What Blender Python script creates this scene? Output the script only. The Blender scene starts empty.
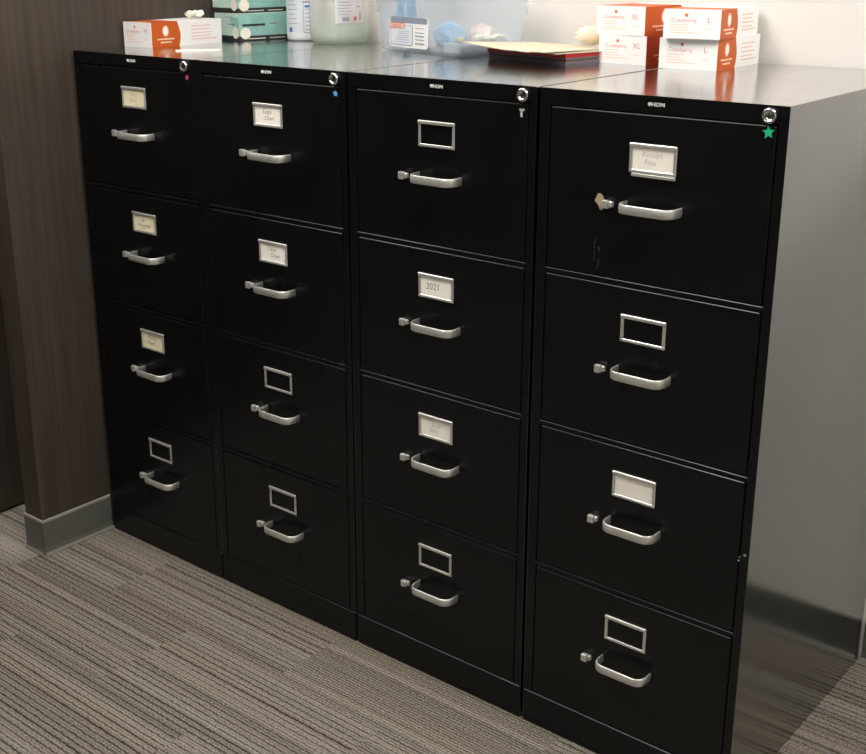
import bpy, bmesh, math, random
from mathutils import Vector, Matrix, Euler
random.seed(7)
C = bpy.context.scene
COL = C.collection
PI = math.pi

# ------------------------------------------------------------------ materials
def srgb(h):
    h = h.lstrip('#')
    r = []
    for i in (0, 2, 4):
        v = int(h[i:i+2], 16)/255
        r.append(v/12.92 if v <= .04045 else ((v+.055)/1.055)**2.4)
    return (*r, 1)

def setin(b, **kw):
    for k, v in kw.items():
        k = k.replace('_', ' ')
        if k in b.inputs: b.inputs[k].default_value = v

def mat(name, col, rough=.5, metal=0, ior=1.5, alpha=1, trans=0, noise=0, nscale=40, bump=0, bscale=200, rnoise=0, emis=None, estr=0, sss=0, coat=0):
    m = bpy.data.materials.new(name); m.use_nodes = True
    nt = m.node_tree; b = nt.nodes['Principled BSDF']
    c = srgb(col)
    setin(b, Base_Color=c, Roughness=rough, Metallic=metal, IOR=ior, Alpha=alpha, Transmission_Weight=trans, Coat_Weight=coat)
    if sss: setin(b, Subsurface_Weight=sss, Subsurface_Radius=(.01, .01, .01), Subsurface_Scale=1.0)
    tc = nt.nodes.new('ShaderNodeTexCoord')
    if noise:
        n = nt.nodes.new('ShaderNodeTexNoise'); n.inputs['Scale'].default_value = nscale; n.inputs['Detail'].default_value = 5
        nt.links.new(tc.outputs['Object'], n.inputs['Vector'])
        mr = nt.nodes.new('ShaderNodeMapRange'); mr.inputs['From Min'].default_value = .3; mr.inputs['From Max'].default_value = .7
        mr.inputs['To Min'].default_value = 1-noise; mr.inputs['To Max'].default_value = 1+noise
        nt.links.new(n.outputs['Fac'], mr.inputs['Value'])
        mx = nt.nodes.new('ShaderNodeVectorMath'); mx.operation = 'SCALE'; mx.inputs[0].default_value = c[:3]
        nt.links.new(mr.outputs[0], mx.inputs['Scale'])
        nt.links.new(mx.outputs[0], b.inputs['Base Color'])
    if rnoise:
        n = nt.nodes.new('ShaderNodeTexNoise'); n.inputs['Scale'].default_value = 9; n.inputs['Detail'].default_value = 6
        nt.links.new(tc.outputs['Object'], n.inputs['Vector'])
        mr = nt.nodes.new('ShaderNodeMapRange'); mr.inputs['From Min'].default_value = .3; mr.inputs['From Max'].default_value = .7
        mr.inputs['To Min'].default_value = rough-rnoise; mr.inputs['To Max'].default_value = rough+rnoise
        nt.links.new(n.outputs['Fac'], mr.inputs['Value']); nt.links.new(mr.outputs[0], b.inputs['Roughness'])
    if bump:
        n = nt.nodes.new('ShaderNodeTexNoise'); n.inputs['Scale'].default_value = bscale; n.inputs['Detail'].default_value = 3
        nt.links.new(tc.outputs['Object'], n.inputs['Vector'])
        bp = nt.nodes.new('ShaderNodeBump'); bp.inputs['Strength'].default_value = bump; bp.inputs['Distance'].default_value = .001
        nt.links.new(n.outputs['Fac'], bp.inputs['Height']); nt.links.new(bp.outputs[0], b.inputs['Normal'])
    if emis:
        setin(b, Emission_Color=srgb(emis), Emission_Strength=estr)
    return m

M = {}
M['black'] = mat('black_drawer_paint', '#070708', .30, ior=1.40, rnoise=.05, bump=.04, bscale=700)
M['blackshell'] = mat('black_shell_paint', '#0a0a0b', .17, ior=1.8, coat=1, rnoise=.03, bump=.03, bscale=500)
setin(M['blackshell'].node_tree.nodes['Principled BSDF'], Coat_IOR=1.7, Coat_Roughness=.14)
M['chrome'] = mat('brushed_aluminium', '#d8d6d0', .38, metal=.75, rnoise=.04)
M['chrome_bright'] = mat('polished_chrome', '#e8e8e8', .18, metal=1)
M['dark'] = mat('dark_hole', '#050505', .6)
M['card'] = mat('label_card_paper', '#f2ede0', .7)
M['card_yellow'] = mat('yellowed_card_paper', '#e9dfba', .7)
M['ink'] = mat('pencil_ink', '#a8a49e', .8)
M['ink_dark'] = mat('dark_pen_ink', '#4a474a', .8)
M['wall'] = mat('cream_wall_paint', '#dfdbd4', .75, noise=.02, nscale=3, bump=.08, bscale=180)
M['ceil'] = mat('ceiling_tile_white', '#dcdad4', .9, noise=.05, nscale=60)
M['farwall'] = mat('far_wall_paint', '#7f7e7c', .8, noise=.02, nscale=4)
M['base'] = mat('grey_vinyl_baseboard', '#585852', .45, noise=.06, nscale=25)
M['toe'] = mat('vinyl_toe_edge', '#6a6860', .5)
M['trimlight'] = mat('baseboard_top_bead', '#8e8c82', .5)
M['white'] = mat('white_carton', '#f1efec', .55)
M['white_flap'] = mat('carton_flap_shadow_side', '#d9d3ca', .6)
M['orange'] = mat('orange_print', '#c4560c', .5)
M['orange_ink'] = mat('orange_ink', '#e0713c', .6)
M['pale_orange'] = mat('pale_orange_print', '#efc9ae', .6)
M['redink'] = mat('rose_ink', '#d98f86', .6)
M['palered'] = mat('pale_rose_print', '#e6bcb2', .6)
M['teal'] = mat('teal_carton', '#8fbfb4', .5, noise=.14, nscale=35)
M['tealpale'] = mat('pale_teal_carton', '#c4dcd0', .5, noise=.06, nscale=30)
M['tealdark'] = mat('dark_carton_band', '#2b3230', .5)
M['bottle'] = mat('white_bottle_plastic', '#eceef0', .35, sss=.1)
M['labelblue'] = mat('blue_label_ink', '#3f78b0', .5)
M['labelpale'] = mat('pale_bottle_label', '#dfe3e8', .5)
M['labelgrey'] = mat('grey_label_ink', '#8d93a0', .5)
M['greylabel'] = mat('lilac_grey_label', '#cfc8c8', .5)
M['redlabel'] = mat('red_label_ink', '#c95b58', .5)
M['manila'] = mat('manila_card', '#cfc4aa', .6)
M['redfolder'] = mat('red_folder_card', '#b3211c', .45)
M['greyfolder'] = mat('grey_lilac_folder', '#77707c', .5)
M['brownfolder'] = mat('brown_folder_card', '#6b5444', .6)
M['latex'] = mat('cream_latex', '#efe8d2', .45, sss=.3)
M['yellow'] = mat('yellow_latex_cuff', '#d3c078', .5, sss=.2)
M['whitecloth'] = mat('white_tissue', '#f3ecdd', .7, sss=.2)
M['bluebag'] = mat('blue_film', '#7fb0d2', .4)
M['pinkpaper'] = mat('pinkish_paper', '#d9c3bf', .6)
M['greybag'] = mat('grey_film', '#aab2bb', .45)
M['tan'] = mat('tan_tape_residue', '#a39472', .7)
M['scuff'] = mat('paint_scuff', '#3a3938', .6)
M['chip'] = mat('bare_metal_chip', '#7f8288', .5)
M['green'] = mat('green_foil_star', '#27b884', .35)
M['pink'] = mat('pink_foil_star', '#c34a78', .4)
M['blue'] = mat('blue_foil_star', '#5aa0d6', .4)
M['silver'] = mat('silver_foil_star', '#c3ccc4', .35)
M['lampwhite'] = mat('lamp_frame_white', '#e8e8e8', .5)
M['slat'] = mat('white_reflector', '#d8d8d8', .4)
M['streak'] = mat('worn_wood_edge', '#6d5a47', .5)

def clear_plastic(name, col, a, rough=.25, tint=(.97, .985, 1, 1)):
    m = bpy.data.materials.new(name); m.use_nodes = True
    nt = m.node_tree; out = nt.nodes['Material Output']; b = nt.nodes['Principled BSDF']
    setin(b, Base_Color=srgb(col), Roughness=rough, Subsurface_Weight=0)
    tr = nt.nodes.new('ShaderNodeBsdfTransparent'); tr.inputs[0].default_value = tint
    tl = nt.nodes.new('ShaderNodeBsdfTranslucent'); tl.inputs[0].default_value = srgb(col)
    m1 = nt.nodes.new('ShaderNodeMixShader'); m1.inputs[0].default_value = .35
    nt.links.new(b.outputs[0], m1.inputs[1]); nt.links.new(tl.outputs[0], m1.inputs[2])
    m2 = nt.nodes.new('ShaderNodeMixShader'); m2.inputs[0].default_value = a
    nt.links.new(tr.outputs[0], m2.inputs[1]); nt.links.new(m1.outputs[0], m2.inputs[2])
    nt.links.new(m2.outputs[0], out.inputs[0])
    return m
M['tub'] = clear_plastic('frosted_tub_plastic', '#e4eaf0', .27)
M['jug'] = clear_plastic('milky_jug_plastic', '#f6f6f2', .36, tint=(.99, .99, .98, 1))
M['liquid'] = clear_plastic('green_tinted_liquid', '#dff0e0', .42, tint=(.96, .99, .96, 1))

def wood_mat():
    m = bpy.data.materials.new('dark_walnut_laminate'); m.use_nodes = True
    nt = m.node_tree; b = nt.nodes['Principled BSDF']
    setin(b, Roughness=.5, IOR=1.45)
    tc = nt.nodes.new('ShaderNodeTexCoord'); mp = nt.nodes.new('ShaderNodeMapping')
    mp.inputs['Scale'].default_value = (30, 30, 1.2)
    n = nt.nodes.new('ShaderNodeTexNoise'); n.inputs['Scale'].default_value = 2.2; n.inputs['Detail'].default_value = 8
    cr = nt.nodes.new('ShaderNodeValToRGB')
    cr.color_ramp.elements[0].position = .3; cr.color_ramp.elements[0].color = srgb('#372f29')
    cr.color_ramp.elements[1].position = .72; cr.color_ramp.elements[1].color = srgb('#463d36')
    nt.links.new(tc.outputs['Object'], mp.inputs[0]); nt.links.new(mp.outputs[0], n.inputs['Vector'])
    nt.links.new(n.outputs['Fac'], cr.inputs[0]); nt.links.new(cr.outputs[0], b.inputs['Base Color'])
    return m
M['wood'] = wood_mat()

def carpet_mat():
    """carpet planks 0.61 x 0.25 m, cords running along x, every plank with its own strength of dark lines"""
    m = bpy.data.materials.new('striped_carpet'); m.use_nodes = True
    nt = m.node_tree; L = nt.links; b = nt.nodes['Principled BSDF']
    setin(b, Roughness=.95, IOR=1.3)
    tc = nt.nodes.new('ShaderNodeTexCoord'); sp = nt.nodes.new('ShaderNodeSeparateXYZ')
    L.new(tc.outputs['Object'], sp.inputs[0])
    def math_(op, a, b_=None, c=None):
        n = nt.nodes.new('ShaderNodeMath'); n.operation = op
        for i, v in enumerate((a, b_, c)):
            if v is None: continue
            if isinstance(v, (int, float)): n.inputs[i].default_value = v
            else: L.new(v, n.inputs[i])
        return n.outputs[0]
    X, Y = sp.outputs[0], sp.outputs[1]
    row = math_('FLOOR', math_('DIVIDE', math_('ADD', Y, .228+10*.262), .262))
    off = math_('MULTIPLY', math_('MODULO', row, 2), .305)
    colm = math_('FLOOR', math_('DIVIDE', math_('ADD', math_('ADD', X, off), -.276+6.1), .61))
    def wn(x, y, z=0.0):
        cb = nt.nodes.new('ShaderNodeCombineXYZ')
        for i, v in enumerate((x, y, z)):
            if isinstance(v, (int, float)): cb.inputs[i].default_value = v
            else: L.new(v, cb.inputs[i])
        w = nt.nodes.new('ShaderNodeTexWhiteNoise'); w.noise_dimensions = '3D'; L.new(cb.outputs[0], w.inputs['Vector'])
        return w.outputs['Value']
    tile = wn(colm, row, 3.0)
    pitch = .0156
    # slight wobble of the cords
    wob = nt.nodes.new('ShaderNodeTexNoise'); wob.inputs['Scale'].default_value = 60; L.new(tc.outputs['Object'], wob.inputs['Vector'])
    yy = math_('ADD', math_('DIVIDE', math_('ADD', Y, math_('MULTIPLY', tile, .011)), pitch), math_('MULTIPLY', math_('SUBTRACT', wob.outputs['Fac'], .5), .42))
    lid = math_('FLOOR', yy); fr = math_('FRACT', yy)
    # dark groove (every cord pair) and a finer half-pitch groove
    g1 = math_('SUBTRACT', 1, math_('MINIMUM', 1, math_('MULTIPLY', math_('ABSOLUTE', math_('SUBTRACT', fr, .5)), 4.2)))
    fr2 = math_('FRACT', math_('ADD', math_('MULTIPLY', yy, 2), .5))
    g2 = math_('SUBTRACT', 1, math_('MINIMUM', 1, math_('MULTIPLY', math_('ABSOLUTE', math_('SUBTRACT', fr2, .5)), 3.2)))
    lr = wn(lid, colm, row)
    # bands of strong and weak stripes inside a plank
    cbv = nt.nodes.new('ShaderNodeCombineXYZ'); L.new(math_('MULTIPLY', tile, 37), cbv.inputs[0]); L.new(math_('MULTIPLY', Y, 14), cbv.inputs[1]); L.new(math_('MULTIPLY', X, .5), cbv.inputs[2])
    bn = nt.nodes.new('ShaderNodeTexNoise'); bn.inputs['Scale'].default_value = 1.6; bn.inputs['Detail'].default_value = 2; L.new(cbv.outputs[0], bn.inputs['Vector'])
    band = bn.outputs['Fac']
    strong = nt.nodes.new('ShaderNodeMapRange'); L.new(math_('ADD', band, math_('MULTIPLY', math_('SUBTRACT', tile, .5), .45)), strong.inputs[0])
    strong.inputs[1].default_value = .42; strong.inputs[2].default_value = .68; strong.inputs[3].default_value = .08; strong.inputs[4].default_value = .66
    A = math_('MULTIPLY', math_('MULTIPLY', g1, strong.outputs[0]), math_('ADD', .6, math_('MULTIPLY', lr, .5)))
    Bq = math_('MULTIPLY', math_('MULTIPLY', g2, math_('SUBTRACT', 1.05, strong.outputs[0])), math_('ADD', .2, math_('MULTIPLY', wn(lid, row, colm), .3)))
    # yarn speckle, stretched along the cords
    mp = nt.nodes.new('ShaderNodeMapping'); mp.inputs['Scale'].default_value = (190, 330, 300); L.new(tc.outputs['Object'], mp.inputs[0])
    sn = nt.nodes.new('ShaderNodeTexNoise'); sn.inputs['Scale'].default_value = 1; sn.inputs['Detail'].default_value = 3; sn.inputs['Roughness'].default_value = .7; L.new(mp.outputs[0], sn.inputs['Vector'])
    mp3 = nt.nodes.new('ShaderNodeMapping'); mp3.inputs['Scale'].default_value = (130, 60, 60); L.new(tc.outputs['Object'], mp3.inputs[0])
    s3 = nt.nodes.new('ShaderNodeTexNoise'); s3.inputs['Scale'].default_value = 1; s3.inputs['Detail'].default_value = 2; L.new(mp3.outputs[0], s3.inputs['Vector'])
    A = math_('MULTIPLY', A, math_('MULTIPLY', s3.outputs['Fac'], 1.9))
    speck = math_('MULTIPLY', math_('SUBTRACT', sn.outputs['Fac'], .5), 1.9)
    dark = math_('SUBTRACT', math_('ADD', A, Bq), speck)
    dark = math_('ADD', dark, math_('MULTIPLY', math_('SUBTRACT', lr, .5), .22))
    dark = math_('ADD', dark, math_('MULTIPLY', math_('SUBTRACT', band, .5), -.15))
    cr = nt.nodes.new('ShaderNodeValToRGB')
    e = cr.color_ramp.elements
    e[0].position = 0; e[0].color = srgb('#968f83'); e[1].position = 1; e[1].color = srgb('#2a2520')
    x = cr.color_ramp.elements.new(.32); x.color = srgb('#716a61')
    x = cr.color_ramp.elements.new(.6); x.color = srgb('#4d463f')
    L.new(math_('ADD', dark, .22), cr.inputs[0])
    # a bluish or brownish cast per band of cords
    cb2 = nt.nodes.new('ShaderNodeCombineXYZ'); L.new(math_('MULTIPLY', tile, 91), cb2.inputs[0]); L.new(math_('MULTIPLY', Y, 22), cb2.inputs[1])
    L.new(math_('MULTIPLY', X, 1.0), cb2.inputs[2])
    tn = nt.nodes.new('ShaderNodeTexNoise'); tn.inputs['Scale'].default_value = 1.3; L.new(cb2.outputs[0], tn.inputs['Vector'])
    tr = nt.nodes.new('ShaderNodeValToRGB'); te = tr.color_ramp.elements
    te[0].position = .35; te[0].color = (1.0, .96, .90, 1); te[1].position = .65; te[1].color = (.92, .95, 1.0, 1)
    L.new(tn.outputs['Fac'], tr.inputs[0])
    mx = nt.nodes.new('ShaderNodeMix'); mx.data_type = 'RGBA'; mx.blend_type = 'MULTIPLY'; mx.inputs[0].default_value = .75
    L.new(cr.outputs[0], mx.inputs[6]); L.new(tr.outputs[0], mx.inputs[7]); L.new(mx.outputs[2], b.inputs['Base Color'])
    bp = nt.nodes.new('ShaderNodeBump'); bp.inputs['Strength'].default_value = .5; bp.inputs['Distance'].default_value = .002; bp.invert = True
    L.new(dark, bp.inputs['Height']); L.new(bp.outputs[0], b.inputs['Normal'])
    return m
M['carpet'] = carpet_mat()

# ------------------------------------------------------------------ mesh helpers
def box(bm, x0, x1, y0, y1, z0, z1, mi=0, bevel=0, seg=2, mtx=None):
    vs = [bm.verts.new((x, y, z)) for x in (x0, x1) for y in (y0, y1) for z in (z0, z1)]
    idx = [(0, 1, 3, 2), (4, 6, 7, 5), (0, 4, 5, 1), (2, 3, 7, 6), (0, 2, 6, 4), (1, 5, 7, 3)]
    fs = [bm.faces.new([vs[i] for i in f]) for f in idx]
    for f in fs: f.material_index = mi
    if bevel:
        es = list({e for f in fs for e in f.edges})
        r = bmesh.ops.bevel(bm, geom=es, offset=bevel, segments=seg, profile=.5, affect='EDGES')
        for f in r['faces']: f.material_index = mi
        vs = list({v for f in r['faces'] for v in f.verts} | {v for v in vs if v.is_valid})
    if mtx is not None:
        for v in {v for v in vs if v.is_valid}: v.co = mtx @ v.co
    return fs

def lathe(bm, prof, n=40, mi=0, axis='z', centre=(0, 0, 0), sx=1, sy=1, cap=True):
    rings = []
    cx, cy, cz = centre
    for r, h in prof:
        ring = []
        for i in range(n):
            a = 2*PI*i/n
            if axis == 'z': p = (cx+r*math.cos(a)*sx, cy+r*math.sin(a)*sy, cz+h)
            else: p = (cx+r*math.cos(a), cy+h, cz+r*math.sin(a))
            ring.append(bm.verts.new(p))
        rings.append(ring)
    for a, b_ in zip(rings, rings[1:]):
        for i in range(n):
            f = bm.faces.new((a[i], a[(i+1) % n], b_[(i+1) % n], b_[i])); f.material_index = mi; f.smooth = True
    if cap:
        for r in (rings[0][::-1], rings[-1]):
            f = bm.faces.new(r); f.material_index = mi

def sweep(bm, pts, rad, n=10, mi=0, cap=True):
    """round tube along points, radius per point"""
    if not hasattr(rad, '__len__'): rad = [rad]*len(pts)
    pts = [Vector(p) for p in pts]; rings = []
    up = Vector((0, 0, 1))
    for i, p in enumerate(pts):
        d = (pts[min(i+1, len(pts)-1)]-pts[max(i-1, 0)]).normalized()
        s = d.cross(up)
        if s.length < 1e-4: s = d.cross(Vector((1, 0, 0)))
        s.normalize(); t = s.cross(d)
        rings.append([bm.verts.new(p+rad[i]*(math.cos(2*PI*k/n)*s+math.sin(2*PI*k/n)*t)) for k in range(n)])
    for a, b_ in zip(rings, rings[1:]):
        for i in range(n):
            f = bm.faces.new((a[i], a[(i+1) % n], b_[(i+1) % n], b_[i])); f.material_index = mi; f.smooth = True
    if cap:
        for r in (rings[0][::-1], rings[-1]):
            f = bm.faces.new(r); f.material_index = mi

def obj(name, bm, mats, parent=None, smooth=False, mods=()):
    bmesh.ops.recalc_face_normals(bm, faces=bm.faces)
    me = bpy.data.meshes.new(name); bm.to_mesh(me); bm.free()
    if not isinstance(mats, (list, tuple)): mats = [mats]
    for m in mats: me.materials.append(M[m])
    if smooth:
        for p in me.polygons: p.use_smooth = True
    o = bpy.data.objects.new(name, me); COL.objects.link(o)
    if parent: o.parent = parent
    return o

def B(): return bmesh.new()

def tag(o, label, cat, group=None):
    o['label'] = label; o['category'] = cat
    if group: o['group'] = group
    return o

def thing(name, label, cat, loc=(0, 0, 0), rot=0, group=None):
    o = bpy.data.objects.new(name, None); COL.objects.link(o)
    o.location = loc; o.rotation_euler = (0, 0, rot); o.empty_display_size = .05
    return tag(o, label, cat, group)

def struct(name, bm, mats):
    o = obj(name, bm, mats); o['kind'] = 'structure'; return o

def text_bm(bm, s, size, mtx, mi=0, extrude=.0003, sx=1.0, align='CENTER', shear=0, offset=0):
    cu = bpy.data.curves.new('t', 'FONT'); cu.body = s; cu.size = size; cu.extrude = extrude; cu.align_x = align; cu.align_y = 'CENTER'
    cu.shear = shear; cu.offset = offset; cu.resolution_u = 3
    o = bpy.data.objects.new('t', cu); COL.objects.link(o)
    dg = bpy.context.evaluated_depsgraph_get(); dg.update()
    me = bpy.data.meshes.new_from_object(o.evaluated_get(dg))
    n0 = len(bm.verts); f0 = len(bm.faces)
    bm.from_mesh(me)
    bm.verts.ensure_lookup_table(); bm.faces.ensure_lookup_table()
    S = Matrix.Diagonal((sx, 1, 1, 1))
    for v in bm.verts[n0:]: v.co = mtx @ (S @ v.co)
    for f in bm.faces[f0:]: f.material_index = mi
    bpy.data.objects.remove(o); bpy.data.curves.remove(cu); bpy.data.meshes.remove(me)

def front_mtx(x, y, z, tilt=0):            # text plane facing -y
    return Matrix.Translation((x, y, z)) @ Matrix.Rotation(tilt, 4, 'Y') @ Matrix.Rotation(PI/2, 4, 'X')
def right_mtx(x, y, z):                    # text plane facing +x, reading along +y
    return Matrix.Translation((x, y, z)) @ Matrix.Rotation(PI/2, 4, 'Z') @ Matrix.Rotation(PI/2, 4, 'X')

def star(bm, x, y, z, R, r, n=5, th=.0004, rot=0, mi=0):
    pts = []
    for i in range(2*n):
        a = PI/2+rot+i*PI/n; q = R if i % 2 == 0 else r
        pts.append((x+q*math.cos(a), z+q*math.sin(a)))
    fr = [bm.verts.new((p[0], y-th, p[1])) for p in pts]; bk = [bm.verts.new((p[0], y, p[1])) for p in pts]
    c = bm.verts.new((x, y-th*1.4, z))
    for i in range(len(pts)):
        j = (i+1) % len(pts)
        bm.faces.new((fr[i], fr[j], c)).material_index = mi
        bm.faces.new((fr[i], bk[i], bk[j], fr[j])).material_index = mi
    bm.faces.new(bk).material_index = mi

# ------------------------------------------------------------------ the room
WALLY = .682
b = B(); box(b, -4, 5, -5, 3, -.05, 0); struct('floor', b, 'carpet')
b = B(); box(b, -4, 5, WALLY, WALLY+.12, 0, 2.7); struct('wall_back', b, 'wall')
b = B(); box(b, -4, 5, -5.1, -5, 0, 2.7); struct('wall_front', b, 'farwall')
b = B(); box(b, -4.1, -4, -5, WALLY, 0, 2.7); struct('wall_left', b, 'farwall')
b = B(); box(b, 5, 5.1, -5, WALLY, 0, 2.7); struct('wall_right', b, 'wall')
b = B(); box(b, -4, 5, -5, WALLY, 2.7, 2.8); struct('ceiling', b, 'ceil')

PX = -.014                                  # face of the wood partition
b = B(); box(b, PX-.08, PX, -.218, WALLY, 0, 2.7, bevel=.002); struct('wall_partition', b, 'wood')

def baseboard(bm, p0, p1, n, h=.102):
    """vinyl cove base along p0-p1, n = direction it faces"""
    p0 = Vector((*p0, 0)); p1 = Vector((*p1, 0)); n = Vector((*n, 0))
    prof = [(0, h), (.003, h), (.0045, h-.003), (.003, h-.006), (.004, h-.007), (.004, .02), (.006, .008), (.012, .002), (.012, 0), (0, 0)]
    mi = [2, 2, 2, 2, 0, 0, 1, 1, 0]
    A = [bm.verts.new(p0+n*d+Vector((0, 0, z))) for d, z in prof]
    Bv = [bm.verts.new(p1+n*d+Vector((0, 0, z))) for d, z in prof]
    for i in range(len(prof)-1):
        f = bm.faces.new((A[i], A[i+1], Bv[i+1], Bv[i])); f.material_index = mi[i]
    bm.faces.new(A); bm.faces.new(Bv[::-1])
b = B()
baseboard(b, (PX, -.222), (PX, 0.0), (1, 0))
baseboard(b, (PX-.083, -.218), (PX+.003, -.218), (0, -1))
box(b, PX, PX+.012, -.230, -.218, 0, .002, mi=1)
struct('baseboard_partition', b, ['base', 'toe', 'trimlight'])
b = B(); baseboard(b, (1.87, WALLY), (5, WALLY), (0, -1)); struct('baseboard_back', b, ['base', 'toe', 'trimlight'])

# dark wooden door leaf past the partition
b = B(); box(b, -.375, -.335, -1.15, -.02, .006, 2.1, bevel=.002)
d = struct('door_1', b, 'wood')
b = B()
lathe(b, [(.026, 0), (.026, .006), (.011, .01), (.011, .04)], 24, axis='y')
sweep(b, [(0, .04, 0), (-.03, .045, 0), (-.11, .045, 0)], [.009, .009, .008], 12)
h = obj('door_handle', b, 'chrome', d); h.matrix_local = Matrix.Translation((-.335, -1.08, 1.0)) @ Matrix.Rotation(-PI/2, 4, 'Z')

# ------------------------------------------------------------------ filing cabinets
H = 1.321; DEP = .6755
TOPS = [1.289, .9825, .6765, .3695]         # top of each drawer front
BOTS = [.9955, .6890, .3830, .0765]

def make_handle(bm, x0, x1, zc, prot=.040, h=.0165, t=.0036, r=.022):
    # path in plan (x, y) then strip of height h
    path = [(x0, 0.0)]
    for k in range(9):
        a = PI + k*PI/16
        path.append((x0+r+r*math.cos(a), -prot+r+r*math.sin(a)))
    for k in range(9):
        a = 1.5*PI + k*PI/16
        path.append((x1-r+r*math.cos(a), -prot+r+r*math.sin(a)))
    path.append((x1, 0.0))
    n = len(path)
    def offs(i, d):
        p = Vector(path[i]); q0 = Vector(path[max(i-1, 0)]); q1 = Vector(path[min(i+1, n-1)])
        u = (q1-q0).normalized(); nn = Vector((-u.y, u.x)); return p+nn*d
    prof = [(0, -h/2+.0012), (.0006, -h/2+.0003), (t-.0006, -h/2), (t, -h/2+.001), (t, h/2-.001), (t-.0006, h/2), (.0006, h/2-.0003), (0, h/2-.0012), (-.0006, 0)]
    rings = []
    for i in range(n):
        rings.append([bm.verts.new((*offs(i, dd), zc+dz)) for dd, dz in prof])
    for a, c in zip(rings, rings[1:]):
        for k in range(len(prof)):
            f = bm.faces.new((a[k], a[(k+1) % len(prof)], c[(k+1) % len(prof)], c[k])); f.smooth = True
    bm.faces.new(rings[0]); bm.faces.new(rings[-1][::-1])

def make_holder(bm, x0, x1, z0, z1, lip=True):
    w = .0068
    box(bm, x0, x1, -.0045, 0, z1-.0075, z1, bevel=.002, seg=3)      # raised top lip
    box(bm, x0+.0005, x0+w, -.0025, 0, z0, z1-.006, bevel=.0008, seg=1)
    box(bm, x1-w, x1-.0005, -.0025, 0, z0, z1-.006, bevel=.0008, seg=1)
    box(bm, x0+.0005, x1-.0005, -.0026, 0, z0, z0+w*.85, bevel=.0008, seg=1)

def make_latch(bm, x0, zc):
    box(bm, x0+.0035, x0+.0165, -.0145, -.005, zc-.0065, zc+.0085, bevel=.0018, seg=2)
    box(bm, x0+.003, x0+.021, -.0075, 0, zc-.0045, zc+.0055, bevel=.001, seg=1)

ORD = ['top', 'second', 'third', 'bottom']
# cards: cabinet -> drawer -> (lines, colour, ink)
CARDS = {
 0: {0: (['Legal', 'Blank'], 'card_yellow', 'ink'), 1: (['In', 'Progress'], 'card_yellow', 'ink_dark'), 2: (['Printer', 'Paper'], 'card_yellow', 'ink_dark')},
 1: {0: (['Legal', '  Chart'], 'card', 'ink_dark'), 1: (['Dens', '   Chart'], 'card', 'ink_dark')},
 2: {1: (['2021'], 'card', 'ink_dark'), 2: (['2020', 'Sent'], 'card', 'ink')},
 3: {0: (['Receipt', 'Files'], 'card', 'ink'), 2: ([], 'card', 'ink')},
}
LEFT = [-.001, .4600, .9290, 1.3990]
WID = [.4590, .4635, .4625, .4650]
LAB = [
 ('black four-drawer filing cabinet against the dark wood partition, orange glove box on top', 'pink', (.4293, 1.2797)),
 ('black four-drawer filing cabinet with a blue star sticker, under the milky jug', 'blue', (.8946, 1.2752)),
 ('black four-drawer filing cabinet with a drawer card reading 2021', 'silver', (1.3593, 1.2736)),
 ('black four-drawer filing cabinet with a green star sticker and its glossy side exposed', 'green', (1.8312, 1.2781)),
]
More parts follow.
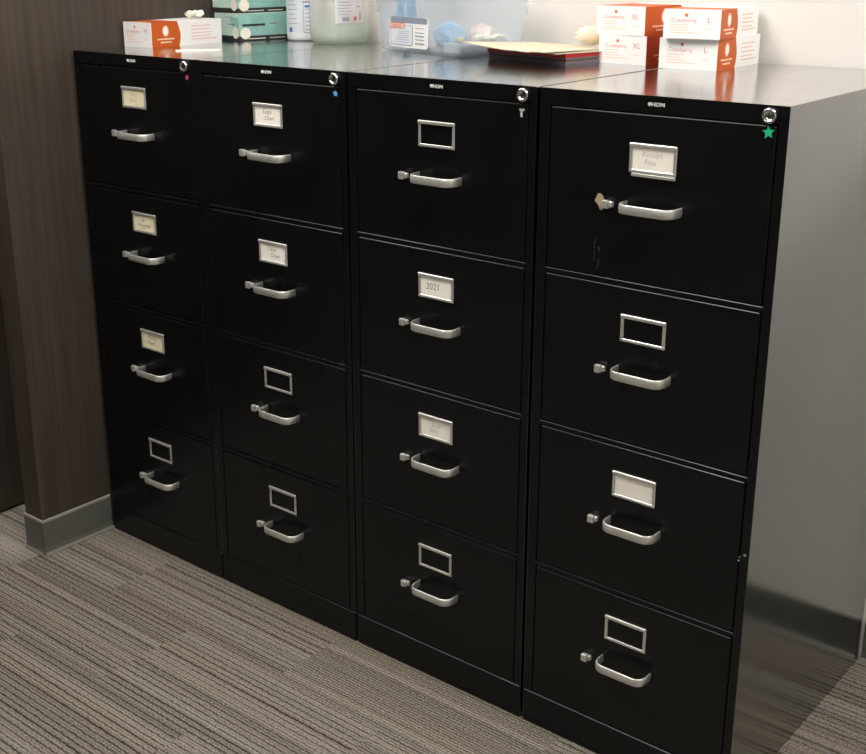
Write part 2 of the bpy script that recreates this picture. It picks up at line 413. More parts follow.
for ci in range(4):
    x0, w = LEFT[ci], WID[ci]; x1 = x0+w
    cab = thing('filing_cabinet', LAB[ci][0], 'filing cabinet', (x0, 0, 0), 0, 'filing cabinets in the row')
    mir = ci == 0
    g = 0.0
    b = B()
    t_ = .0008
    def ring_(x0_, x1_, z0_, z1_, y_): return [b.verts.new(p) for p in ((x0_, y_, z0_), (x1_, y_, z0_), (x1_, y_, z1_), (x0_, y_, z1_))]
    bk_ = ring_(0, w, 0, H, DEP); fo_ = ring_(0, w, 0, H, 0); fi_ = ring_(t_, w-t_, t_, H-t_, 0); di_ = ring_(t_, w-t_, t_, H-t_, .019)
    b.faces.new(bk_); b.faces.new(di_)
    for A_, B_ in ((bk_, fo_), (fo_, fi_), (fi_, di_)):
        for q in range(4): b.faces.new((A_[q], A_[(q+1) % 4], B_[(q+1) % 4], B_[q]))
    es = [e for e in b.edges if all(abs(v.co.x) < 1e-6 or abs(v.co.x-w) < 1e-6 for v in e.verts) and all(v.co.z > H-1e-4 for v in e.verts) and abs(e.verts[0].co.x-e.verts[1].co.x) < 1e-6]
    bmesh.ops.bevel(b, geom=es, offset=.0016, segments=2, profile=.5, affect='EDGES')
    obj('shell', b, 'blackshell', cab)
    dx0, dx1 = .0225, w-.0195
    # face frame: one pressed plate with four openings, and the kick panel
    b = B(); e_ = .0008
    xs = [e_, dx0-.0018, dx1+.0018, w-e_]
    zs = [.0757, BOTS[3]-.0006]
    for k in (3, 2, 1, 0):
        zs += [TOPS[k]+.0018] + ([BOTS[k-1]-.0018] if k else [H-.0009])
    zs[1] = .0760
    V_ = {}
    for iz, z in enumerate(zs):
        for ix, x in enumerate(xs): V_[ix, iz] = b.verts.new((x, 0, z))
    for iz in range(len(zs)-1):
        for ix in range(3):
            if ix == 1 and iz % 2 == 1: continue
            b.faces.new((V_[ix, iz], V_[ix+1, iz], V_[ix+1, iz+1], V_[ix, iz+1]))
    r_ = bmesh.ops.extrude_face_region(b, geom=list(b.faces))
    for v in r_['geom']:
        if isinstance(v, bmesh.types.BMVert): v.co.y += .0188
    b.normal_update()
    es = [e for e in b.edges if all(abs(v.co.y) < 1e-6 for v in e.verts) and len(e.link_faces) == 2 and e.calc_face_angle(0) > 1 and not all(v.co.x < .002 or v.co.x > w-.002 for v in e.verts) and not all(v.co.z > H-.002 for v in e.verts)]
    bmesh.ops.bevel(b, geom=es, offset=.0024, segments=3, profile=.5, affect='EDGES')
    obj('front_frame', b, 'black', cab)
    b = B()
    box(b, e_, w-e_, -.0030, .0188, 0.0005, .0757, bevel=.0042, seg=4)
    obj('kick_panel', b, 'black', cab)
    for k in range(4):
        b = B(); box(b, dx0, dx1, 0, .0185, BOTS[k], TOPS[k], bevel=.0028, seg=3)
        dr = obj('drawer', b, 'black', cab)
        tz = TOPS[k]
        hx0, hx1 = .1865, .2775
        if ci == 0:
            hx0 += (-.001, .004, .003, .003)[k]; hx1 += (-.001, .004, .003, .003)[k]; tz += (.0055, .005, .003, .005)[k]
        b = B(); make_holder(b, hx0, hx1, tz-.1000, tz-.0487+(0, 0, .001, .002)[k]); hd = obj('label_holder', b, 'chrome', dr)
        card = CARDS[ci].get(k)
        if card:
            b = B(); box(b, hx0+.0055, hx1-.0055, -.0014, 0, tz-.0960, tz-.0540, bevel=.0003, seg=1)
            obj('label_card', b, card[1], dr)
            if card[0]:
                b = B(); rr = random.Random(ci*10+k)
                n = len(card[0])
                for li, s in enumerate(card[0]):
                    zz = tz-.0745+(n-1)*.0075-li*.0135
                    if s == '2021': sz, xx = .019, (hx0+hx1)/2-.008
                    else: sz, xx = .0135, (hx0+hx1)/2-.002+rr.uniform(-.003, .003)
                    text_bm(b, s.strip(), sz, front_mtx(xx+(.006 if s.startswith(' ') else 0), -.0015, zz, tilt=rr.uniform(-.06, .06)), extrude=.0001, sx=.95, shear=.15, offset=-.0002)
                obj('handwriting', b, card[2], dr)
            if ci == 3 and k == 0:
                b = B(); box(b, hx0+.006, hx1-.001, -.0040, -.0002, tz-.1065, tz-.1005, bevel=.0014, seg=2); obj('holder_clip', b, 'chrome', dr)
        tz = TOPS[k]
        b = B(); tz = TOPS[k]; hd_ = (.004, .003, -.001, -.0035)[ci]+((0, .006, .004, .003)[k] if ci == 0 else 0); hz_ = (.0045, .0045, .003, .0025)[ci]-((.0035, .0045, .0005, .0005)[k] if ci == 0 else 0)
        make_handle(b, .1870+hd_, .2955+hd_, tz-hz_-(.1560, .1520, .1480, .1430)[k]); obj('handle', b, 'chrome', dr)
        b = B(); make_latch(b, .1395+(.006, .005, .001, 0)[ci]+((0, .005, .003, .003)[k] if ci == 0 else 0), tz-((-.001, -.001, .002, .002)[k] if ci == 0 else (0, .002, .001, 0)[ci])-(.1610, .1600, .1580, .1560)[k]); obj('latch', b, 'chrome', dr)
        if k == 0:
            sx_, sz_ = LAB[ci][2]
            b = B()
            if ci == 2:      # torn foil star: only a sliver left
                box(b, sx_-x0-.003, sx_-x0+.001, -.0005, 0, sz_-.009, sz_+.006, mtx=None)
                box(b, sx_-x0-.0055, sx_-x0+.005, -.0005, 0, sz_+.002, sz_+.006)
            else:
                star(b, sx_-x0, 0, sz_, .0115 if ci == 3 else .0075, .0052 if ci == 3 else .0034, rot=(0, .0, 0, .1)[ci])
            s = obj('star_sticker', b, LAB[ci][1], dr); s['label'] = {'pink': 'small pink', 'blue': 'small blue', 'silver': 'torn silver', 'green': 'green'}[LAB[ci][1]]+' star sticker'
    # lock
    b = B()
    lx, lz = (.4325 if ci else .4235), 1.3045
    lathe(b, [(.0125, 0), (.0128, -.002), (.0122, -.0055), (.0105, -.0068), (.0078, -.0062), (.0072, -.005), (.001, -.005)], 28, axis='y', centre=(lx, 0, lz))
    lk = obj('lock', b, 'chrome_bright', cab)
    b = B(); box(b, lx-.0008, lx+.0008, -.0056, -.0049, lz-.0045, lz+.0045); box(b, lx-.0035, lx+.0035, -.0055, -.0049, lz-.0012, lz+.0012); obj('keyway', b, 'dark', lk)
    # maker's badge: round emblem and three letters
    b = B(); bx = w/2+.0
    bz = 1.3065
    lathe(b, [(.0034, 0), (.0034, -.0010), (.002, -.0014)], 16, axis='y', centre=(bx-.0125, 0, bz))
    text_bm(b, 'HON', .0086, front_mtx(bx+.003, -.0005, bz), extrude=.0004, sx=1.25, offset=.0003)
    obj('badge', b, 'silver', cab)
    # wear marks
    if ci == 3:
        b = B()
        for (ax, az, aw, ah) in ((.4565, .5405, .0032, .006), (.4475, .534, .0016, .003), (.4462, .527, .0014, .0055)):
            star(b, ax, 0.0003, az, aw, ah*.5, n=4, th=.0006)
        obj('paint_chip', b, 'chip', cab)
        b = B()
        pts = [(.128, 1.1445), (.134, 1.1445), (.1395, 1.138), (.1395, 1.124), (.137, 1.1155), (.1325, 1.1165), (.1285, 1.124), (.121, 1.131)]
        f1 = [b.verts.new((p[0], -.0004, p[1])) for p in pts]; f2 = [b.verts.new((p[0], 0, p[1])) for p in pts]
        b.faces.new(f1); b.faces.new(f2[::-1])
        for i in range(len(pts)): b.faces.new((f1[i], f2[i], f2[(i+1) % len(pts)], f1[(i+1) % len(pts)]))
        obj('tape_residue', b, 'tan', cab)
        b = B(); rr = random.Random(4)
        for i in range(7):
            u = rr.uniform(-.006, .006); z = 1.06-i*.008+rr.uniform(-.002, .002)
            box(b, .128+u, .1285+u+rr.uniform(0, .0015), -.0002, 0, z-.006, z+.004)
        obj('scratch', b, 'scuff', cab)
    b = B(); rr = random.Random(ci+20)
    for i in range(4):
        u = rr.uniform(.03, w-.04); z = rr.uniform(.012, .06)
        star(b, u, -.0030, z, rr.uniform(.001, .0022), .0008, n=4, th=.0003)
        obj('scuff_mark', b, 'scuff', cab); b = B()

# ------------------------------------------------------------------ cartons of gloves
def glove_carton(label, loc, rot, L=.245, W=.14, Hh=.0625, size='XL', group='orange and white glove cartons', flap=False, band=.38):
    """narrow end faces -y, long side runs along +y; orange band wraps sides and top near the front end"""
    t = thing('glove_box', label, 'glove box', loc, rot, group)
    b = B()
    bl = band*L
    segs = [0, .006, bl*.9, bl, L]
    # box skin with the band as its own faces; band edge slightly curved on the sides
    nz = 6
    def ycut(i, z):
        y = segs[i]
        if i == 1: return .0015
        if i == 2: return bl+.006*math.sin(z/Hh*PI*1.2)
        if i == 3: return L
        return y
    cols = [0, 1, 2, 3]
    def V(x, i, k): return (x, ycut(i, Hh*k/nz), Hh*k/nz)
    for x in (0, W):
        for i in range(3):
            for k in range(nz):
                vs = [b.verts.new(V(x, i, k)), b.verts.new(V(x, i+1, k)), b.verts.new(V(x, i+1, k+1)), b.verts.new(V(x, i, k+1))]
                f = b.faces.new(vs if x else vs[::-1]); f.material_index = [0, 1, 0][i]
    for z, k in ((0, 0), (Hh, nz)):
        for i in range(3):
            f = b.faces.new([b.verts.new(V(0, i, k)), b.verts.new(V(W, i, k)), b.verts.new(V(W, i+1, k)), b.verts.new(V(0, i+1, k))])
            f.material_index = [0, 1 if k else 0, 0][i]
    for y in (0, L):
        i = 0 if y == 0 else 3
        b.faces.new([b.verts.new((0, y, 0)), b.verts.new((W, y, 0)), b.verts.new((W, y, Hh)), b.verts.new((0, y, Hh))])
    bmesh.ops.remove_doubles(b, verts=b.verts, dist=.00005)
    obj('carton', b, ['white', 'orange'], t)
    # print on the narrow end
    b = B()
    lx = .30*W
    star(b, lx+.012, -.0001, Hh*.80, .0042, .0030, n=5, th=.0003, mi=0)
    text_bm(b, 'Cranberry', .0112, front_mtx(W*.36, -.0002, Hh*.62), mi=1, extrude=.0001, sx=1.15)
    text_bm(b, size, .016, front_mtx(W*.80, -.0002, Hh*.64), mi=2, extrude=.0001)
    for j, (zf, wf) in enumerate(((.47, .30), (.38, .26), (.29, .34), (.20, .50))):
        box(b, W*.13, W*(.13+wf), -.0003, 0, Hh*zf-.0007, Hh*zf+.0007, mi=3)
    box(b, W*.74, W*.86, -.0003, 0, Hh*.33-.0006, Hh*.33+.0006, mi=3)
    obj('end_print', b, ['orange_ink', 'redink', 'redink', 'pale_orange'], t)
    # print on the long side that faces the room
    b = B()
    lathe_c = (W+.0002, bl*.52, Hh*.63)
    n = 20
    for rr_, mi_, off in ((.0125, 0, .0002), (.0085, 1, .0004)):
        vs = [b.verts.new((W+off, lathe_c[1]+rr_*.85*math.cos(2*PI*q/n), lathe_c[2]+rr_*1.1*math.sin(2*PI*q/n))) for q in range(n)]
        b.faces.new(vs).material_index = mi_
    for zf, wf in ((.31, .62), (.18, .4)):
        box(b, W, W+.0003, bl*(.52-wf/2), bl*(.52+wf/2), Hh*zf-.0018, Hh*zf+.0018, mi=0)
    for j, (zf, wf) in enumerate(((.76, .34), (.62, .30), (.48, .36), (.34, .32), (.22, .44))):
        y0 = L*.56
        box(b, W, W+.0003, y0, y0+wf*L*.85, Hh*zf-.0011, Hh*zf+.0011, mi=2)
    obj('side_print', b, ['pale_orange', 'white', 'palered'], t)
    return t

g1 = 'glove cartons at the right'
glove_carton('lower glove carton marked XL, beside the manila folders', (1.2190, .490, H), math.radians(-4.5), L=.170, W=.121, Hh=.0595, size='XL', group=g1, band=.8)
glove_carton('upper glove carton marked XL, resting on another carton', (1.2110, .491, H+.0597), math.radians(-5.5), L=.170, W=.123, Hh=.0595, size='XL', group=g1, band=.8)
def carton_from_corner(label, fx, fy, z, rotdeg, **kw):
    """place by the bottom corner where the narrow end meets the visible long side"""
    W = kw.get('W', .14); a = math.radians(rotdeg)
    return glove_carton(label, (fx-W*math.cos(a), fy-W*math.sin(a), z), a, **kw)
carton_from_corner('lower glove carton marked L, nearest the exposed cabinet end', 1.5115, .4590, H, 2, L=.213, W=.127, Hh=.061, size='L', group=g1, band=.42)
carton_from_corner('upper glove carton marked L, stacked nearest the exposed cabinet end', 1.5185, .4500, H+.0612, 5, L=.214, W=.120, Hh=.0575, size='L', group=g1, band=.42)
ob = carton_from_corner('opened orange and white glove carton beside the wood partition', .1015, .166, H, 2, L=.244, W=.107, Hh=.062, size='M', group=None, band=.38)
# gloves pulled out of the opened carton
b = B()
random.seed(3)
for i in range(5):
    a = random.uniform(0, 6.28)
    sweep(b, [(.0+.012*math.cos(a), .012*math.sin(a), .0), (.018*math.cos(a+.4), .02*math.sin(a+.4), .012), (.010*math.cos(a+1), .024*math.sin(a+1)-.004, .017+.004*random.random()), (.0, .022*math.sin(a+2), .012)], [.008, .009, .008, .004], 10)
for v in b.verts: v.co.z *= .6
tis = obj('glove', b, 'whitecloth', None, smooth=True)
tis.location = (.055, .352, H+.0625+.006)
tag(tis, 'white crumpled glove poking out of the opened orange glove carton', 'glove')
m_ = tis.modifiers.new('r', 'REMESH'); m_.mode = 'VOXEL'; m_.voxel_size = .002; m_.use_smooth_shade = True
# white plastic strip lying in front of the opened carton
b = B()
N = 14
for sgn in (0,):
    up_, lo_ = [], []
    for i in range(N+1):
        t = i/N; x = -.055+.11*t; wv = .002+.010*min(1, t*1.6)*(1 if t < .93 else .75)
        up_.append([b.verts.new((x, -wv, .0005)), b.verts.new((x, -wv*.6, .003)), b.verts.new((x, wv*.6, .003)), b.verts.new((x, wv, .0005))])
    for p, q in zip(up_, up_[1:]):
        for k in range(4): b.faces.new((p[k], p[(k+1) % 4], q[(k+1) % 4], q[k]))
    b.faces.new(up_[0][::-1]); b.faces.new(up_[-1])
st = obj('plastic_strip', b, 'whitecloth'); st.location = (.268, .176, H); st.rotation_euler = (0, 0, math.radians(48))
tag(st, 'thin white plastic strip lying in front of the opened glove carton', 'strip')

# ------------------------------------------------------------------ teal cartons
def teal_box(label, loc, rot, W=.122, L=.19, Hh=.0728):
    t = thing('supply_box', label, 'box', loc, rot, 'teal cartons behind the opened glove carton')
    b = B()
    z1 = Hh*.17; yb = 0
    box(b, 0, W, 0, L, z1, Hh, mi=0, bevel=.0012, seg=1)
    box(b, .0006, W-.0006, .0006, L-.0006, 0, z1+.0002, mi=1)
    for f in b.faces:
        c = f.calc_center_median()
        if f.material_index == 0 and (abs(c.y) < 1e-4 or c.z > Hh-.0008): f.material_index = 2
    obj('carton', b, ['teal', 'tealdark', 'tealpale'], t)
    b = B()
    # ovals at the near corner, dark title bar, small marks
    n = 22
    def oval_side(cy, cz, ry, rz, mi):
        vs = [b.verts.new((W+.0004, cy+ry*math.cos(2*PI*q/n), cz+rz*math.sin(2*PI*q/n))) for q in range(n)]
        b.faces.new(vs).material_index = mi
    def oval_end(cx, cz, rx, rz, mi):
        vs = [b.verts.new((cx+rx*math.cos(2*PI*q/n), -.0004, cz+rz*math.sin(2*PI*q/n))) for q in range(n)]
        b.faces.new(vs).material_index = mi
    oval_side(.020, .020, .017, .0155, 1); oval_end(W-.018, .022, .015, .016, 1)
    # teal flash on the end near the corner
    vs = [b.verts.new(p) for p in ((W-.0015, -.0003, .014), (W-.0015, -.0003, Hh*.85), (W-.045, -.0003, Hh*.85), (W-.020, -.0003, .02))]
    b.faces.new(vs).material_index = 3
    box(b, W, W+.0004, .010, .085, Hh*.57-.003, Hh*.57+.003, mi=0)
    box(b, W, W+.0004, .100, .125, Hh*.60-.002, Hh*.60+.003, mi=2)
    box(b, W, W+.0004, .03, .085, .0045, .0065, mi=1); box(b, W, W+.0004, .10, .15, .0045, .0065, mi=1)
    box(b, .055, .095, -.0004, 0, Hh*.86-.001, Hh*.86+.001, mi=2)
    box(b, .07, .10, -.0004, 0, Hh*.6-.001, Hh*.6+.001, mi=0)
    obj('print', b, ['tealdark', 'whitecloth', 'labelgrey', 'teal'], t)
    return t
teal_box('lower teal carton with a dark title bar, behind the opened glove carton', (-.006, .474, H), math.radians(-9))
teal_box('upper teal carton, stacked on the other teal carton', (-.009, .472, H+.0732), math.radians(-7.5))

# ------------------------------------------------------------------ white bottle and milky jug
bt = thing('bottle', 'white plastic bottle with a blue-printed label, between teal cartons and jug', 'bottle', (.216, .600, H))
b = B()
R0 = .046
prof = [(.001, .003), (R0*.7, .001), (R0*.9, 0), (R0*.98, .004), (R0, .012), (R0, .19), (R0*.97, .205), (R0*.8, .225), (R0*.5, .238), (R0*.38, .243), (R0*.38, .25)]
lathe(b, prof, 48); obj('bottle_body', b, 'bottle', bt)
b = B(); lathe(b, [(.020, .25), (.021, .252), (.021, .272), (.019, .274)], 32); obj('cap', b, 'labelblue', bt)
def curved_patch(bm, R, a0, a1, z0, z1, mi=0, n=14, th=.0004):
    vs = [[bm.verts.new(((R+th)*math.cos(math.radians(a0+(a1-a0)*i/n)), (R+th)*math.sin(math.radians(a0+(a1-a0)*i/n)), z)) for z in (z0, z1)] for i in range(n+1)]
    for p, q in zip(vs, vs[1:]):
        f = bm.faces.new((p[0], q[0], q[1], p[1])); f.material_index = mi; f.smooth = True
CA = -46   # direction of the camera side
b = B()
curved_patch(b, R0, CA-75, CA+70, .022, .17, 0)
curved_patch(b, R0, CA-55, CA-40, .024, .036, 1, th=.0008)
curved_patch(b, R0, CA-2, CA+40, .100, .103, 2, th=.0008)
for k in range(9): curved_patch(b, R0, CA-60, CA-20-4*(k % 3), .046+.012*k, .0475+.012*k, 3, th=.0008)
for k in range(8): curved_patch(b, R0, CA+6, CA+25+5*(k % 3), .03+.0105*k, .0315+.0105*k, 3, th=.0008)
curved_patch(b, R0, CA, CA+1.6, .022, .12, 2, th=.0008); curved_patch(b, R0, CA+1, CA+45, .022, .0235, 2, th=.0008)
curved_patch(b, R0, CA+5, CA+30, .088, .094, 1, th=.0009)
obj('bottle_label', b, ['labelpale', 'labelblue', 'labelgrey', 'labelgrey'], bt)

jg = thing('jug', 'milky gallon jug with green liquid and a grey printed label', 'jug', (.372, .577, H))
b = B()
RJ = .0745
def rring(bm, r, z, n=56, p=2.6):
    out = []
    for i in range(n):
        a = 2*PI*i/n; c, s = math.cos(a), math.sin(a)
        k = (abs(c)**p+abs(s)**p)**(-1/p)
        out.append(bm.verts.new((r*k*c, r*k*s, z)))
    return out
def loft(bm, rings, mi=0, cap0=True, cap1=True):
    for a, c in zip(rings, rings[1:]):
        n = len(a)
        for i in range(n):
            f = bm.faces.new((a[i], a[(i+1) % n], c[(i+1) % n], c[i])); f.smooth = True; f.material_index = mi
    if cap0: bm.faces.new(rings[0][::-1]).material_index = mi
    if cap1: bm.faces.new(rings[-1]).material_index = mi
pj = [(RJ*.80, 0), (RJ*.92, .003), (RJ*.985, .012), (RJ, .025), (RJ, .15), (RJ*.97, .17), (RJ*.8, .205), (RJ*.5, .235), (RJ*.28, .25), (RJ*.26, .27)]
loft(b, [rring(b, r, z, p=2.0+.5*min(1, z/.03)) for r, z in pj])
obj('jug_body', b, 'jug', jg)
b = B(); loft(b, [rring(b, r-.002, z) for r, z in [(RJ*.80, .0015), (RJ*.95, .008), (RJ*.99, .025), (RJ*.99, .052)]])
obj('liquid', b, 'liquid', jg)
b = B(); lathe(b, [(.021, .268), (.021, .285), (.019, .287)], 32); obj('cap', b, 'bottle', jg)
b = B()
def jug_patch(a0, a1, z0, z1, mi, th=.0006):
    n = 12; vs = []
    for i in range(n+1):
        a = math.radians(a0+(a1-a0)*i/n); c, s = math.cos(a), math.sin(a); k = (abs(c)**2.5+abs(s)**2.5)**(-.4)
        vs.append([b.verts.new(((RJ+th)*k*c, (RJ+th)*k*s, z)) for z in (z0, z1)])
    for p, q in zip(vs, vs[1:]):
        f = b.faces.new((p[0], q[0], q[1], p[1])); f.material_index = mi; f.smooth = True
JA = CA
jug_patch(JA-5, JA+52, .054, .165, 0)
jug_patch(JA+4, JA+17, .060, .070, 1, .0012)
for k in range(7): jug_patch(JA-2, JA+20+3*(k % 2), .076+.0075*k, .0778+.0075*k, 2, .0012)
jug_patch(JA+27, JA+34, .061, .071, 3, .0012)
jug_patch(JA+41, JA+46, .062, .082, 1, .0012); jug_patch(JA+34, JA+44, .094, .097, 1, .0012)
jug_patch(JA-9, JA-5, .053, .165, 4, .0008)
obj('jug_label', b, ['greylabel', 'labelgrey', 'labelgrey', 'redlabel', 'tealpale'], jg)

# ------------------------------------------------------------------ frosted storage tub with its contents
TR = math.radians(-16)
tub = thing('storage_tub', 'frosted clear plastic storage tub with a printed product sticker', 'storage tub', (.7910, .5150, H), TR)
TW, TD = .315, .212
b = B()
def rrect(bm, w, d, r, z, n=6):
    out = []
    for cx, cy, a0 in ((w/2-r, d/2-r, 0), (-w/2+r, d/2-r, 90), (-w/2+r, -d/2+r, 180), (w/2-r, -d/2+r, 270)):
        for k in range(n+1):
            a = math.radians(a0+90*k/n); out.append(bm.verts.new((cx+r*math.cos(a), cy+r*math.sin(a), z)))
    return out
outer = [(TW-.02, TD-.02, .02, .0), (TW-.004, TD-.004, .022, .005), (TW, TD, .024, .014), (TW+.010, TD+.006, .026, .084), (TW+.012, TD+.007, .027, .088), (TW+.026, TD+.014, .03, .092), (TW+.034, TD+.018, .03, .150), (TW+.046, TD+.03, .03, .153), (TW+.046, TD+.03, .03, .158)]
rings = [rrect(b, *o) for o in outer]
inner = [(w-.004, d-.004, r, max(z, .003)) for (w, d, r, z) in outer[::-1]]
inner[0] = (inner[0][0]-.012, inner[0][1]-.012, .028, .158)
rings += [rrect(b, *o) for o in inner]
loft(b, rings)
obj('tub_body', b, 'tub', tub)
b = B()
for px in (-.055, -.02):
    b = B(); box(b, px-.002, px+.002, -TD/2-.0125, -TD/2-.006, .094, .150, bevel=.0008, seg=1)
    obj('rib', b, 'tub', tub)
b = B()
yf = -TD/2-.0035
# rounded sticker: card, picture panel, red badge, text bars
def plate(x0, x1, z0, z1, y, mi, r=.006, th=.0004):
    pts = []
    for cx, cz, a0 in ((x1-r, z1-r, 0), (x0+r, z1-r, 90), (x0+r, z0+r, 180), (x1-r, z0+r, 270)):
        for k in range(5):
            a = math.radians(a0+90*k/4); pts.append((cx+r*math.cos(a), cz+r*math.sin(a)))
    f1 = [b.verts.new((p[0], y-th, p[1])) for p in pts]; f2 = [b.verts.new((p[0], y, p[1])) for p in pts]
    b.faces.new(f1).material_index = mi; b.faces.new(f2[::-1]).material_index = mi
    for i in range(len(pts)):
        b.faces.new((f1[i], f2[i], f2[(i+1) % len(pts)], f1[(i+1) % len(pts)])).material_index = mi
sx0, sx1 = -.110, .052
plate(sx0, sx1, .010, .080, yf, 0, .010)
plate(sx0+.006, sx1-.002, .066, .080, yf-.0005, 1, .006)
plate(sx0+.006, sx0+.100, .014, .062, yf-.0005, 1, .005)
plate(sx0+.009, sx0+.097, .016, .061, yf-.001, 4, .004)
plate(sx0+.003, sx0+.068, .053, .066, yf-.0015, 2, .004)
plate(sx0+.005, sx0+.066, .0545, .0645, yf-.002, 5, .003)
text_bm(b, 'Sterilite', .011, front_mtx(sx0+.035, yf-.0025, .0593), mi=2, extrude=.0001, sx=1.1)
for k, (zz, hh, m) in enumerate(((.046, .0018, 3), (.038, .003, 3), (.030, .0022, 3), (.021, .0042, 6), (.056, .0012, 3))):
    plate(sx0+.110, sx0+.146, zz-hh/2, zz+hh/2, yf-.0008, m, .0005)
for k in range(6):
    a = .7*k; plate(sx0+.025+.004*k, sx0+.085, .022+.005*k, .0229+.005*k, yf-.0016, 1, .0004)
for v in b.verts: v.co.x += .012; v.co.z += .004
st_ = obj('sticker', b, ['white', 'labelgrey', 'redlabel', 'labelgrey', 'labelpale', 'pale_orange', 'ink'], tub)
st_.rotation_euler = (math.radians(0), 0, 0)

def crumple(name, label, cat, material, loc, rad, squash, seed, rot=(0, 0, 0), amp=.35, fr=6.0, group=None):
    """a bag or sheet crushed into a loose wad: icosphere pushed about by folded noise"""
    from mathutils import noise
    b = B(); bmesh.ops.create_icosphere(b, subdivisions=5, radius=1)
    for v in b.verts:
        n = v.co.normalized()
        q = n*1.3+Vector((seed*3.1, seed, 0))
        r = 1+amp*(1-2*abs(noise.noise(q*fr*.35)))*.8+amp*.5*(abs(noise.noise(q*fr*.8)))
        v.co = Vector((n.x*r*squash[0], n.y*r*squash[1], n.z*r*squash[2]))*rad
    zmin = min(v.co.z for v in b.verts)
    for v in b.verts: v.co.z -= zmin
    o = obj(name, b, material, None, smooth=True); o.location = loc; o.rotation_euler = rot
    return tag(o, label, cat, group)
T = Matrix.Translation((.7910, .5150, H)) @ Matrix.Rotation(TR, 4, 'Z')
def intub(x, y, z): return tuple(T @ Vector((x, y, z)))
crumple('plastic_bag', 'round blue plastic bag inside the tub, to the right of the sticker', 'bag', 'bluebag', intub(.045, -.035, .0055), .034, (1.1, .8, .85), 2, amp=.2, fr=3.0)
crumple('plastic_bag', 'tall narrow blue bag inside the tub, standing behind the sticker', 'bag', 'bluebag', intub(-.120, -.045, .0055), .024, (.7, 1.1, 3.2), 5, amp=.2, fr=2.5)
crumple('paper_wad', 'pinkish paper wad in the middle of the tub against its back', 'paper', 'pinkpaper', intub(.050, .060, .0055), .026, (1.3, .8, 1.0), 8, amp=.25, fr=3.0)
b = B(); box(b, -.034, .034, -.075, .075, 0, .022, bevel=.004, seg=3)
for v in b.verts: v.co.z += .002*math.sin(v.co.y*60)*(v.co.z > .01)
pd = obj('paper_pad', b, 'greybag', None, smooth=False); pd.location = intub(.107, .0, .0055); pd.rotation_euler = (0, 0, TR)
tag(pd, 'pale grey folded pad inside the right end of the tub under the latex glove', 'pad')

# ------------------------------------------------------------------ folders
def sheet(name, label, cat, mats, loc, rot, w, d, th, wave=0, group=None, seed=0, lift=None):
    b = B(); nx, ny = 16, 10; g = [[], []]
    for s in (0, 1):
        for i in range(nx+1):
            r_ = []
            for j in range(ny+1):
                x = w*i/nx; y = d*j/ny
                z = wave*(math.sin(x*14+seed)*.5+.5)*(.4+.6*j/ny)+s*th
                if lift: z += lift(x/w, y/d)
                r_.append(b.verts.new((x, y, z)))
            g[s].append(r_)
    for i in range(nx):
        for j in range(ny):
            b.faces.new((g[1][i][j], g[1][i+1][j], g[1][i+1][j+1], g[1][i][j+1]))
            b.faces.new((g[0][i][j], g[0][i][j+1], g[0][i+1][j+1], g[0][i+1][j]))
    for i in range(nx):
        for j in (0, ny): b.faces.new((g[0][i][j], g[0][i+1][j], g[1][i+1][j], g[1][i][j]))
    for j in range(ny):
        for i in (0, nx): b.faces.new((g[0][i][j], g[0][i][j+1], g[1][i][j+1], g[1][i][j]))
    o = obj(name, b, mats, None, smooth=False); o.location = loc; o.rotation_euler = (0, 0, rot)
    return tag(o, label, cat, group)
FR = math.radians(-12)
z = H+.0004
gf = 'folders in the pile beside the tub'
sheet('folder', 'grey-lilac folder at the very bottom of the folder pile', 'folder', 'greyfolder', (.9600, .4400, z), FR, .246, .205, .0052, group=gf); z += .0056
sheet('folder', 'dark brown folder lying directly on the grey-lilac folder', 'folder', 'brownfolder', (.9590, .4430, z), FR, .246, .205, .0042, group=gf); z += .0046
sheet('folder', 'second grey-lilac folder, just under the red folder', 'folder', 'greyfolder', (.9590, .4410, z), FR, .247, .205, .0030, group=gf); z += .0034
sheet('folder', 'red folder in the middle of the pile, under the manila folders', 'folder', 'redfolder', (.9570, .4400, z), FR, .248, .205, .0085, group=gf); z += .0089
sheet('manila_folder', 'lower manila folder lying on the red folder', 'folder', 'manila', (.9560, .425, z), math.radians(-15), .245, .20, .0014, 0, gf, lift=lambda u, v: 0); z += .0017
sheet('manila_folder', 'topmost manila folder with wavy edge on the pile, left corner overhanging', 'folder', 'manila', (.935, .372, z), math.radians(-10), .252, .225, .0016, 0, gf, seed=1.0,
      lift=lambda u, v: .012*(1-u)**2*(1-v)+.006*max(0, u-.55)*(1-v)*(1+math.sin(u*22)*.6)+.0006)
ztop = z+.0024
zpad = H+.0055+.0245

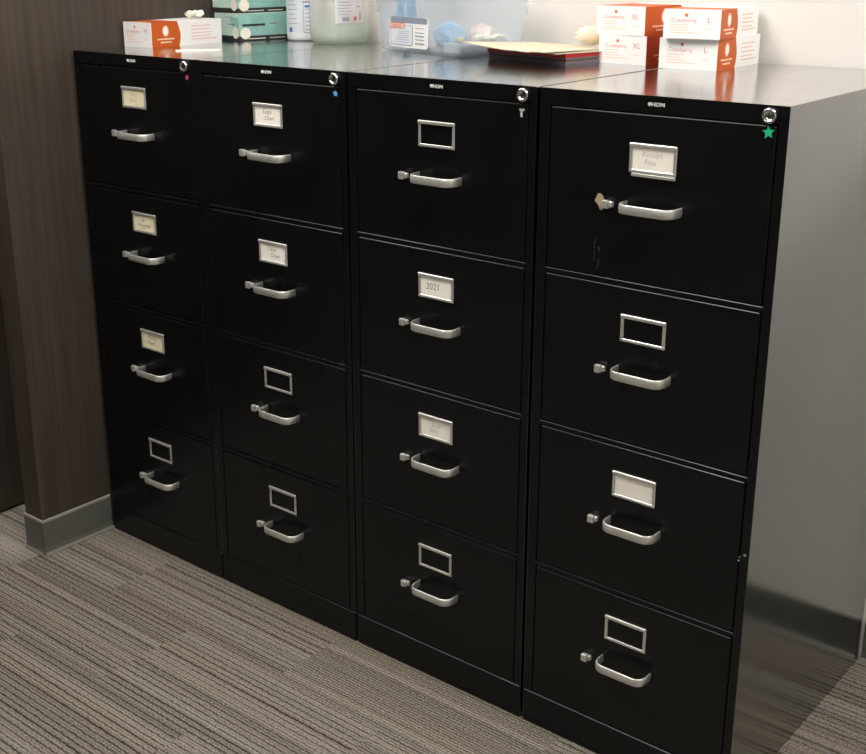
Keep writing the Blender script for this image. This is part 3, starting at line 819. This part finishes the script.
# latex gloves dropped at the back edge of the folders
def glove(label, loc, rot, seed, material, sc=1.0):
    rr = random.Random(seed); b = B()
    sweep(b, [(-.05, 0, .010), (-.03, .002, .013), (0, 0, .015), (.025, 0, .013), (.04, .002, .009)], [.013, .014, .013, .014, .011], 12)
    sweep(b, [(-.045, .015, .009), (-.02, .016, .010), (.01, .016, .012), (.035, .014, .009)], [.011, .010, .012, .010], 12)
    for k in range(4):
        y = -.016+.0125*k; ln = .045+.012*math.sin(k*1.1+1); bd = rr.uniform(-.03, .03)
        sweep(b, [(.032, y, .010), (.032+ln*.35, y*1.25+bd*.3, .017+rr.uniform(0, .012)), (.032+ln*.7, y*1.5+bd*.8, .013+rr.uniform(0, .012)), (.03+ln*.92, y*1.6+bd*1.2, .007)], [.008, .0068, .0062, .0045], 10)
    sweep(b, [(-.01, -.012, .010), (.005, -.030, .014), (.022, -.040, .009)], [.009, .0075, .005], 10)
    for v in b.verts: v.co *= sc
    o = obj('latex_glove', b, material, None, smooth=True); o.location = loc; o.rotation_euler = (0, 0, rot)
    m_ = o.modifiers.new('r', 'REMESH'); m_.mode = 'VOXEL'; m_.voxel_size = .0022; m_.use_smooth_shade = True
    return tag(o, label, 'glove')
glove('crumpled cream latex glove inside the right end of the tub', intub(.105, .022, .0055+.0245), TR+math.radians(100), 4, 'latex', .62)
b = B()
lathe(b, [(.001, 0), (.006, .0005), (.0085, .004), (.0085, .009), (.006, .0125), (.001, .013)], 20, cap=False)
o = obj('yellow_wad', b, 'yellow', None, smooth=True); o.location = intub(.110, -.050, .0055+.0245); tag(o, 'small yellow rolled wad inside the tub in front of the latex glove', 'wad')
# ribbed white roll behind the folders
b = B(); bmesh.ops.create_uvsphere(b, u_segments=64, v_segments=32, radius=1)
for v in b.verts:
    a = math.atan2(v.co.z, v.co.x); k = 1+.10*math.cos(13*a)*(1-abs(v.co.y))
    v.co = Vector((v.co.x*.034*k, v.co.y*.02, v.co.z*.021*k+.0215))
o = obj('gauze_roll', b, 'latex', None, smooth=True); o.location = (1.150, .570, ztop+.0012); o.rotation_euler = (0, 0, math.radians(25))
tag(o, 'puckered cream gauze bundle at the back of the folders beside the XL cartons', 'gauze')

# ------------------------------------------------------------------ ceiling lights
def troffer(x, y, label, power, lx=.6, ly=1.2, col=(1, .975, .935)):
    t = thing('ceiling_light', label, 'ceiling light', (x, y, 2.7), 0, 'ceiling lights')
    b = B()
    for (a0, a1, b0, b1) in ((-lx/2-.02, lx/2+.02, -ly/2-.02, -ly/2), (-lx/2-.02, lx/2+.02, ly/2, ly/2+.02), (-lx/2-.02, -lx/2, -ly/2, ly/2), (lx/2, lx/2+.02, -ly/2, ly/2)):
        box(b, a0, a1, b0, b1, -.02, 0)
    obj('frame', b, 'lampwhite', t)
    m = bpy.data.materials.new('lit_diffuser'); m.use_nodes = True
    bb = m.node_tree.nodes['Principled BSDF']; setin(bb, Base_Color=(.9, .9, .9, 1), Emission_Color=(*col, 1), Emission_Strength=power)
    M['_d'] = m
    b = B(); box(b, -lx/2, lx/2, -ly/2, ly/2, -.012, -.002); obj('diffuser', b, '_d', t)
troffer(2.85, -.2, 'ceiling light near the back wall, right of the cabinets', 19)
troffer(.95, -.75, 'ceiling light in front of the cabinet row', 15)
troffer(-.55, -.6, 'ceiling light in front of the wood partition', 10, 1.2, .6)
troffer(1.6, -3.0, 'ceiling light over the open floor', 9)
troffer(-.24, .25, 'narrow ceiling light between the partition and the door leaf', 40, .2, .6)

w = bpy.data.worlds.new('World'); C.world = w; w.use_nodes = True
w.node_tree.nodes['Background'].inputs[0].default_value = (1, .96, .9, 1)
w.node_tree.nodes['Background'].inputs[1].default_value = .05

# ------------------------------------------------------------------ camera
F, CX, CY = 1208.16, 405.34, 342.46
cam = bpy.data.cameras.new('camera'); co = bpy.data.objects.new('camera', cam); COL.objects.link(co)
cam.sensor_fit = 'HORIZONTAL'; cam.sensor_width = 36; cam.lens = F/866*36
cam.shift_x = (433-CX)/866; cam.shift_y = (CY-377)/866
cam.clip_start = .02
co.location = (2.62529, -1.83795, 1.55566)
co.rotation_mode = 'XYZ'; co.rotation_euler = (1.25647, .00493, .69789)
C.camera = co
C.view_settings.view_transform = 'Standard'; C.view_settings.look = 'None'; C.view_settings.gamma = 1
C.view_settings.use_curve_mapping = False
C.view_settings.exposure = 0.42
